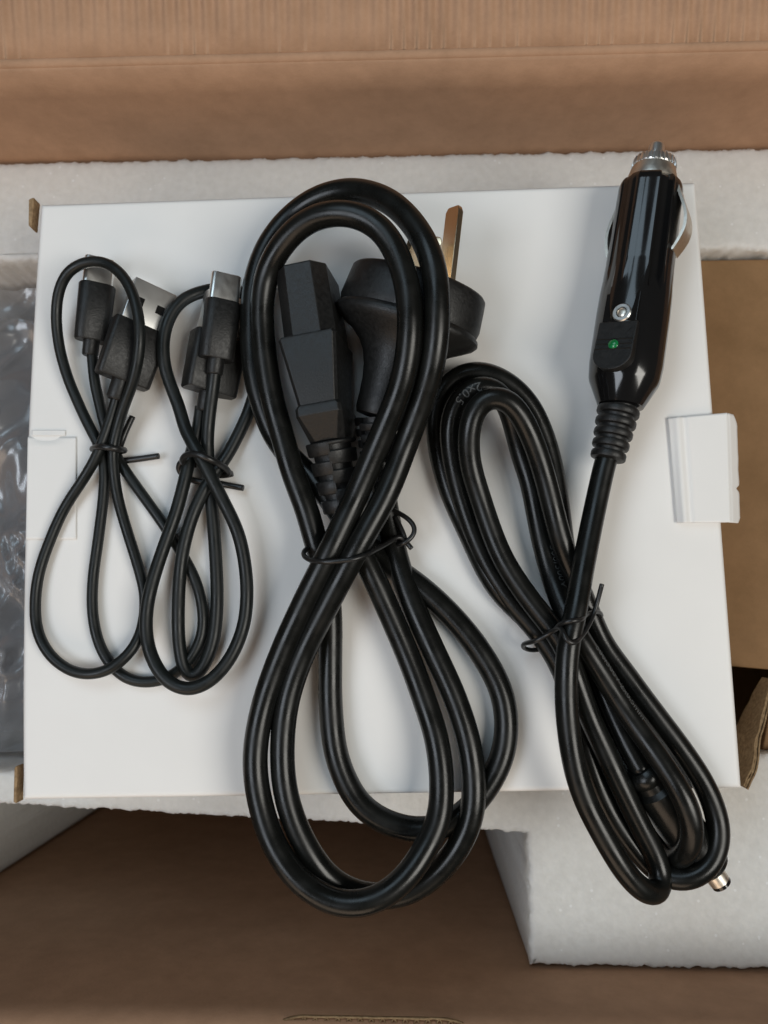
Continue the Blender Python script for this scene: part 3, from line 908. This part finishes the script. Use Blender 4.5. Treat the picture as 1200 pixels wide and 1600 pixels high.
def plug_a(fr, parent, back, sunk=0):
    mb = MB(); L = .0164
    loft(mb, fr, [(0, .0140, .0066, .0012), (.0005, .0147, .0072, .0015), (L - .0005, .0154, .0078, .0015), (L, .0148, .0072, .0013)])
    h = mb.build("usb_a_plug", MATTE, parent, sharp=40)
    mb = MB(); loft(mb, fr, [(L - .0005, .0121, .0046, .0003), (L + .0115, .0121, .0046, .0003), (L + .0118, .0118, .0043, .0003)])
    sh = mb.build("metal_shell", SHELL, h, sharp=40)
    o, a, u, s = fr
    for x in (-.0029, .0029):
        c0 = o + a * (L + .0058) + s * x + u * .00233
        mb = MB(); mb.prism([c0 + s * .0011 + a * .0012, c0 - s * .0011 + a * .0012, c0 - s * .0011 - a * .0012, c0 + s * .0011 - a * .0012], u * .00004)
        mb.build("shell_window", GLOSS, h, smooth=False)
    mb = MB(); loft(mb, fr, [(L + .01182, .0106, .0030, .0002), (L + .01186, .0106, .0030, .0002)]); mb.build("plug_mouth", GLOSS, h, smooth=False)
    mb = MB(); fb = frame_at(o, o - a); mb.lathe([(-.001, .0028), (.0050, .0025), (.0055, .0021)], fb, 28); mb.build("strain_relief", MATTE, h, sharp=40)
    return h

G_USB = "short black USB cables tied in coils"
U1 = [(144,548,4.6),(148,595,3.6),(156,630,2.8),(165,668,2.2),(176,700,1.8),(190,727,1.6),(211,757,1.6),(246,806,1.6),(280,857,1.6),(307,910,1.6),(317,959,1.6),(316,990,1.6),(298,1029,1.6),
 (262,1060,1.6),(228,1067,1.6),(196,1060,1.6),(171,1036,1.6),(154,1004,1.6),(145,962,1.6),(145,910,1.6),(154,840,1.6),(162,770,1.8),(163,728,2.2),(158,703,2.4),(149,684,2.4),(139,665,2.4),(121,626,2.6),(105,588,3.2),
 (92,539,4.5),(88,490,6.5),(93,451,8.5),(108,423,10),(140,408,11.5),(171,413,12.6),(199,441,14),(213,479,15.2),(219,518,15.2),(216,560,13.5),(206,602,10.5),(192,640,7.6),(181,679,5.6),(176,702,4.9),(177,725,4.4),
 (182,770,3.4),(196,822,2.6),(215,882,2.2),(226,927,2.2),(224,973,2.6),(210,1011,3.8),(176,1044,4.8),(143,1054,4.4),(112,1049,3.4),(79,1025,2.4),(59,987,1.8),(55,945,1.6),(61,896,1.6),(77,847,1.6),(101,794,2),(133,745,3.4),
 (152,711,4.9),(161,688,5.2),(171,660,5.6),(180,632,6.4),(187,605,7.6)]
usb1 = thing("usb_cable", "leftmost thin black USB cable, tied beside the box's left tuck tab", "USB cable", W(165, 760, 0), G_USB)
mb = MB(); mb.tube(catmull([W(*p) for p in U1], .0009), .00150, 18); mb.build("cord", RUBBER_THIN, usb1, sharp=60)
a0 = W(143, 533, 4.7); plug_c(frame_at(a0, W(153, 440, 5.4), 30), usb1, None)
b0_ = W(190, 596, 7.4); plug_a(frame_at(b0_, W(243, 448, 7.0), 33), usb1, None)

U2 = [(336,575,9.6),(332,610,8),(328,640,6.5),(325,670,5.4),(324,700,4.6),(327,740,3.2),(331,790,2.4),(335,840,2),(339,910,2),(338,962,2),(332,1008,2),(316,1046,2),(299,1063,2),(288,1047,2.3),(280,1008,2.8),
 (278,962,3.2),(280,910,3.5),(287,857,4),(301,805,4.4),(322,760,4.6),(338,735,3.6),(351,718,2.8),(369,685,2.0),(387,647,1.9),(402,600,1.9),(410,550,1.9),(408,500,1.9),(395,470,1.9),(370,453,2.4),(340,451,3.6),(308,458,5.6),
 (283,470,7.2),(264,497,8.2),(255,532,8.2),(256,567,7.4),(266,602,6.4),(280,637,6),(289,670,6.4),(303,696,7.6),(315,717,8.2),(328,742,8.2),(345,775,7.6),(371,830,6.8),(383,882,6.2),(386,930,6),(380,980,6),(358,1032,6.2),(326,1066,6.6),
 (294,1078,7),(263,1066,7),(241,1036,6.5),(229,997,6),(229,952,5.8),(238,910,5.6),(255,858,5.2),(276,798,4.8),(290,745,4.6),(297,715,4),(304,692,3.4),(311,662,3.4),(314,636,4.0)]
usb2 = thing("usb_cable", "thin black USB cable second from left, its top coil under the thick cord", "USB cable", W(320, 740, 0), G_USB)
mb = MB(); mb.tube(catmull([W(*p) for p in U2], .0009), .00178, 18); mb.build("cord", RUBBER_THIN, usb2, sharp=60)
a0 = W(338, 562, 10.0); plug_c(frame_at(a0, W(350, 465, 10.4), 24), usb2, None)
b0_ = W(326, 614, 4.4); plug_a(frame_at(b0_, W(348, 500, 4.2), 36), usb2, None)

# ------------------------------------------------------------------ wire ties
def tie(label, runs, r, group="black ties holding the coils"):
    mb = MB()
    for pts in runs:
        mb.tube(catmull([W(*p) for p in pts], .0005, smooth=1), r, 12)
    o_ = mb.build("cable_tie", TIE, None, sharp=60)
    ctr = sum((v for v in mb.v), Vector()) / len(mb.v); ctr.z = min(v.z for v in mb.v)
    o_.data.transform(Matrix.Translation(-ctr)); o_.location = ctr
    return tag(o_, label, "cable tie", group)
tie("short black tie with two straight tails around the leftmost USB cable",
    [[(207,651,3.4),(199,668,3.6),(191,688,3.6),(187,700,2.5),(182,705,1.0),(165,703,.8),(149,702,1.0),(144,702,3.0),(149,699,5.4),(160,698,7.6),(174,700,8.0),(185,702,6.8),(193,703,4.6),(195,704,2.4),(190,705,1.0)],
     [(168,716,.9),(186,720,.9),(210,718,1.2),(248,712.5,1.8)]], .00088)
tie("knotted black tie around the second USB cable, its tail pointing right",
    [[(306,726,3.0),(290,726,4.2),(284.5,721,6.5),(288,712.5,8.6),(298,709,10.0),(312,711,11.2),(324,716,11.2),(337,722,9.6),(348,728,6.8),(357,736,4.4),(356,742,2.4),(345,742,1.4),(320,742,1)],
     [(292,716,5.5),(281,724,4.5),(279,733,3.2),(285,742,2.2),(300,750,1.4),(315,753,1.2),(335,754,1.2),(352,757.5,1.5),(380,762.5,2)],
     [(338,742,1.0),(350,743,1.6),(363,740,2)]], .00088)
tie("thin black tie looped around the waist of the thick power cord",
    [[(500,852,7.5),(486,855,10.5),(475,861,13.6),(474.5,868,15.2),(482,874,17.4),(497,877,20.2),(514,878,21.4),(534,876,21.6),(552,874,21.6),(570,868,20.2),(584,860.5,16.6),(598,853,12.6),(612,844.5,9.4),(626,838,8.2),(634,846,8.0),(643,857,8.4)],
     [(612,795,6.6),(622,801,7.4),(634,808,8.2),(644,817,8.6),(648.5,828,8.8),(645,838,9.0),(637,845,9.2),(629,850,9),(620,850,6)],
     [(618,808,7.2),(626,824,7.6),(632,838,7.8),(634,850,7.6)]], .00066)
tie("thin black tie twisted around the car cord, one tail sticking up",
    [[(858,1012,1),(832,1016,2.0),(818,1012,4.5),(817.5,1007,6.6),(824,1004.5,9.2),(838,1001,12.6),(856,991,13.4),(870,982,15.8),(876,981,18.0),(880,988,19.8),(884,999,20.4),(892,1006,20.3),(900,1003,19.6),(908,995,17.4),(918,980,15.4),(928,958,13.0),(934,938,13.2),(940.5,913,14.5)],
     [(868,984,15.0),(874,976,17.4),(886,971,19.8),(898,969.5,19.9),(908,968,18.6),(915,961,15.6),(925,957,11.6),(935,956,8.8),(940,961,7.0),(936,966,4.5),(925,970,3)]], .00062)
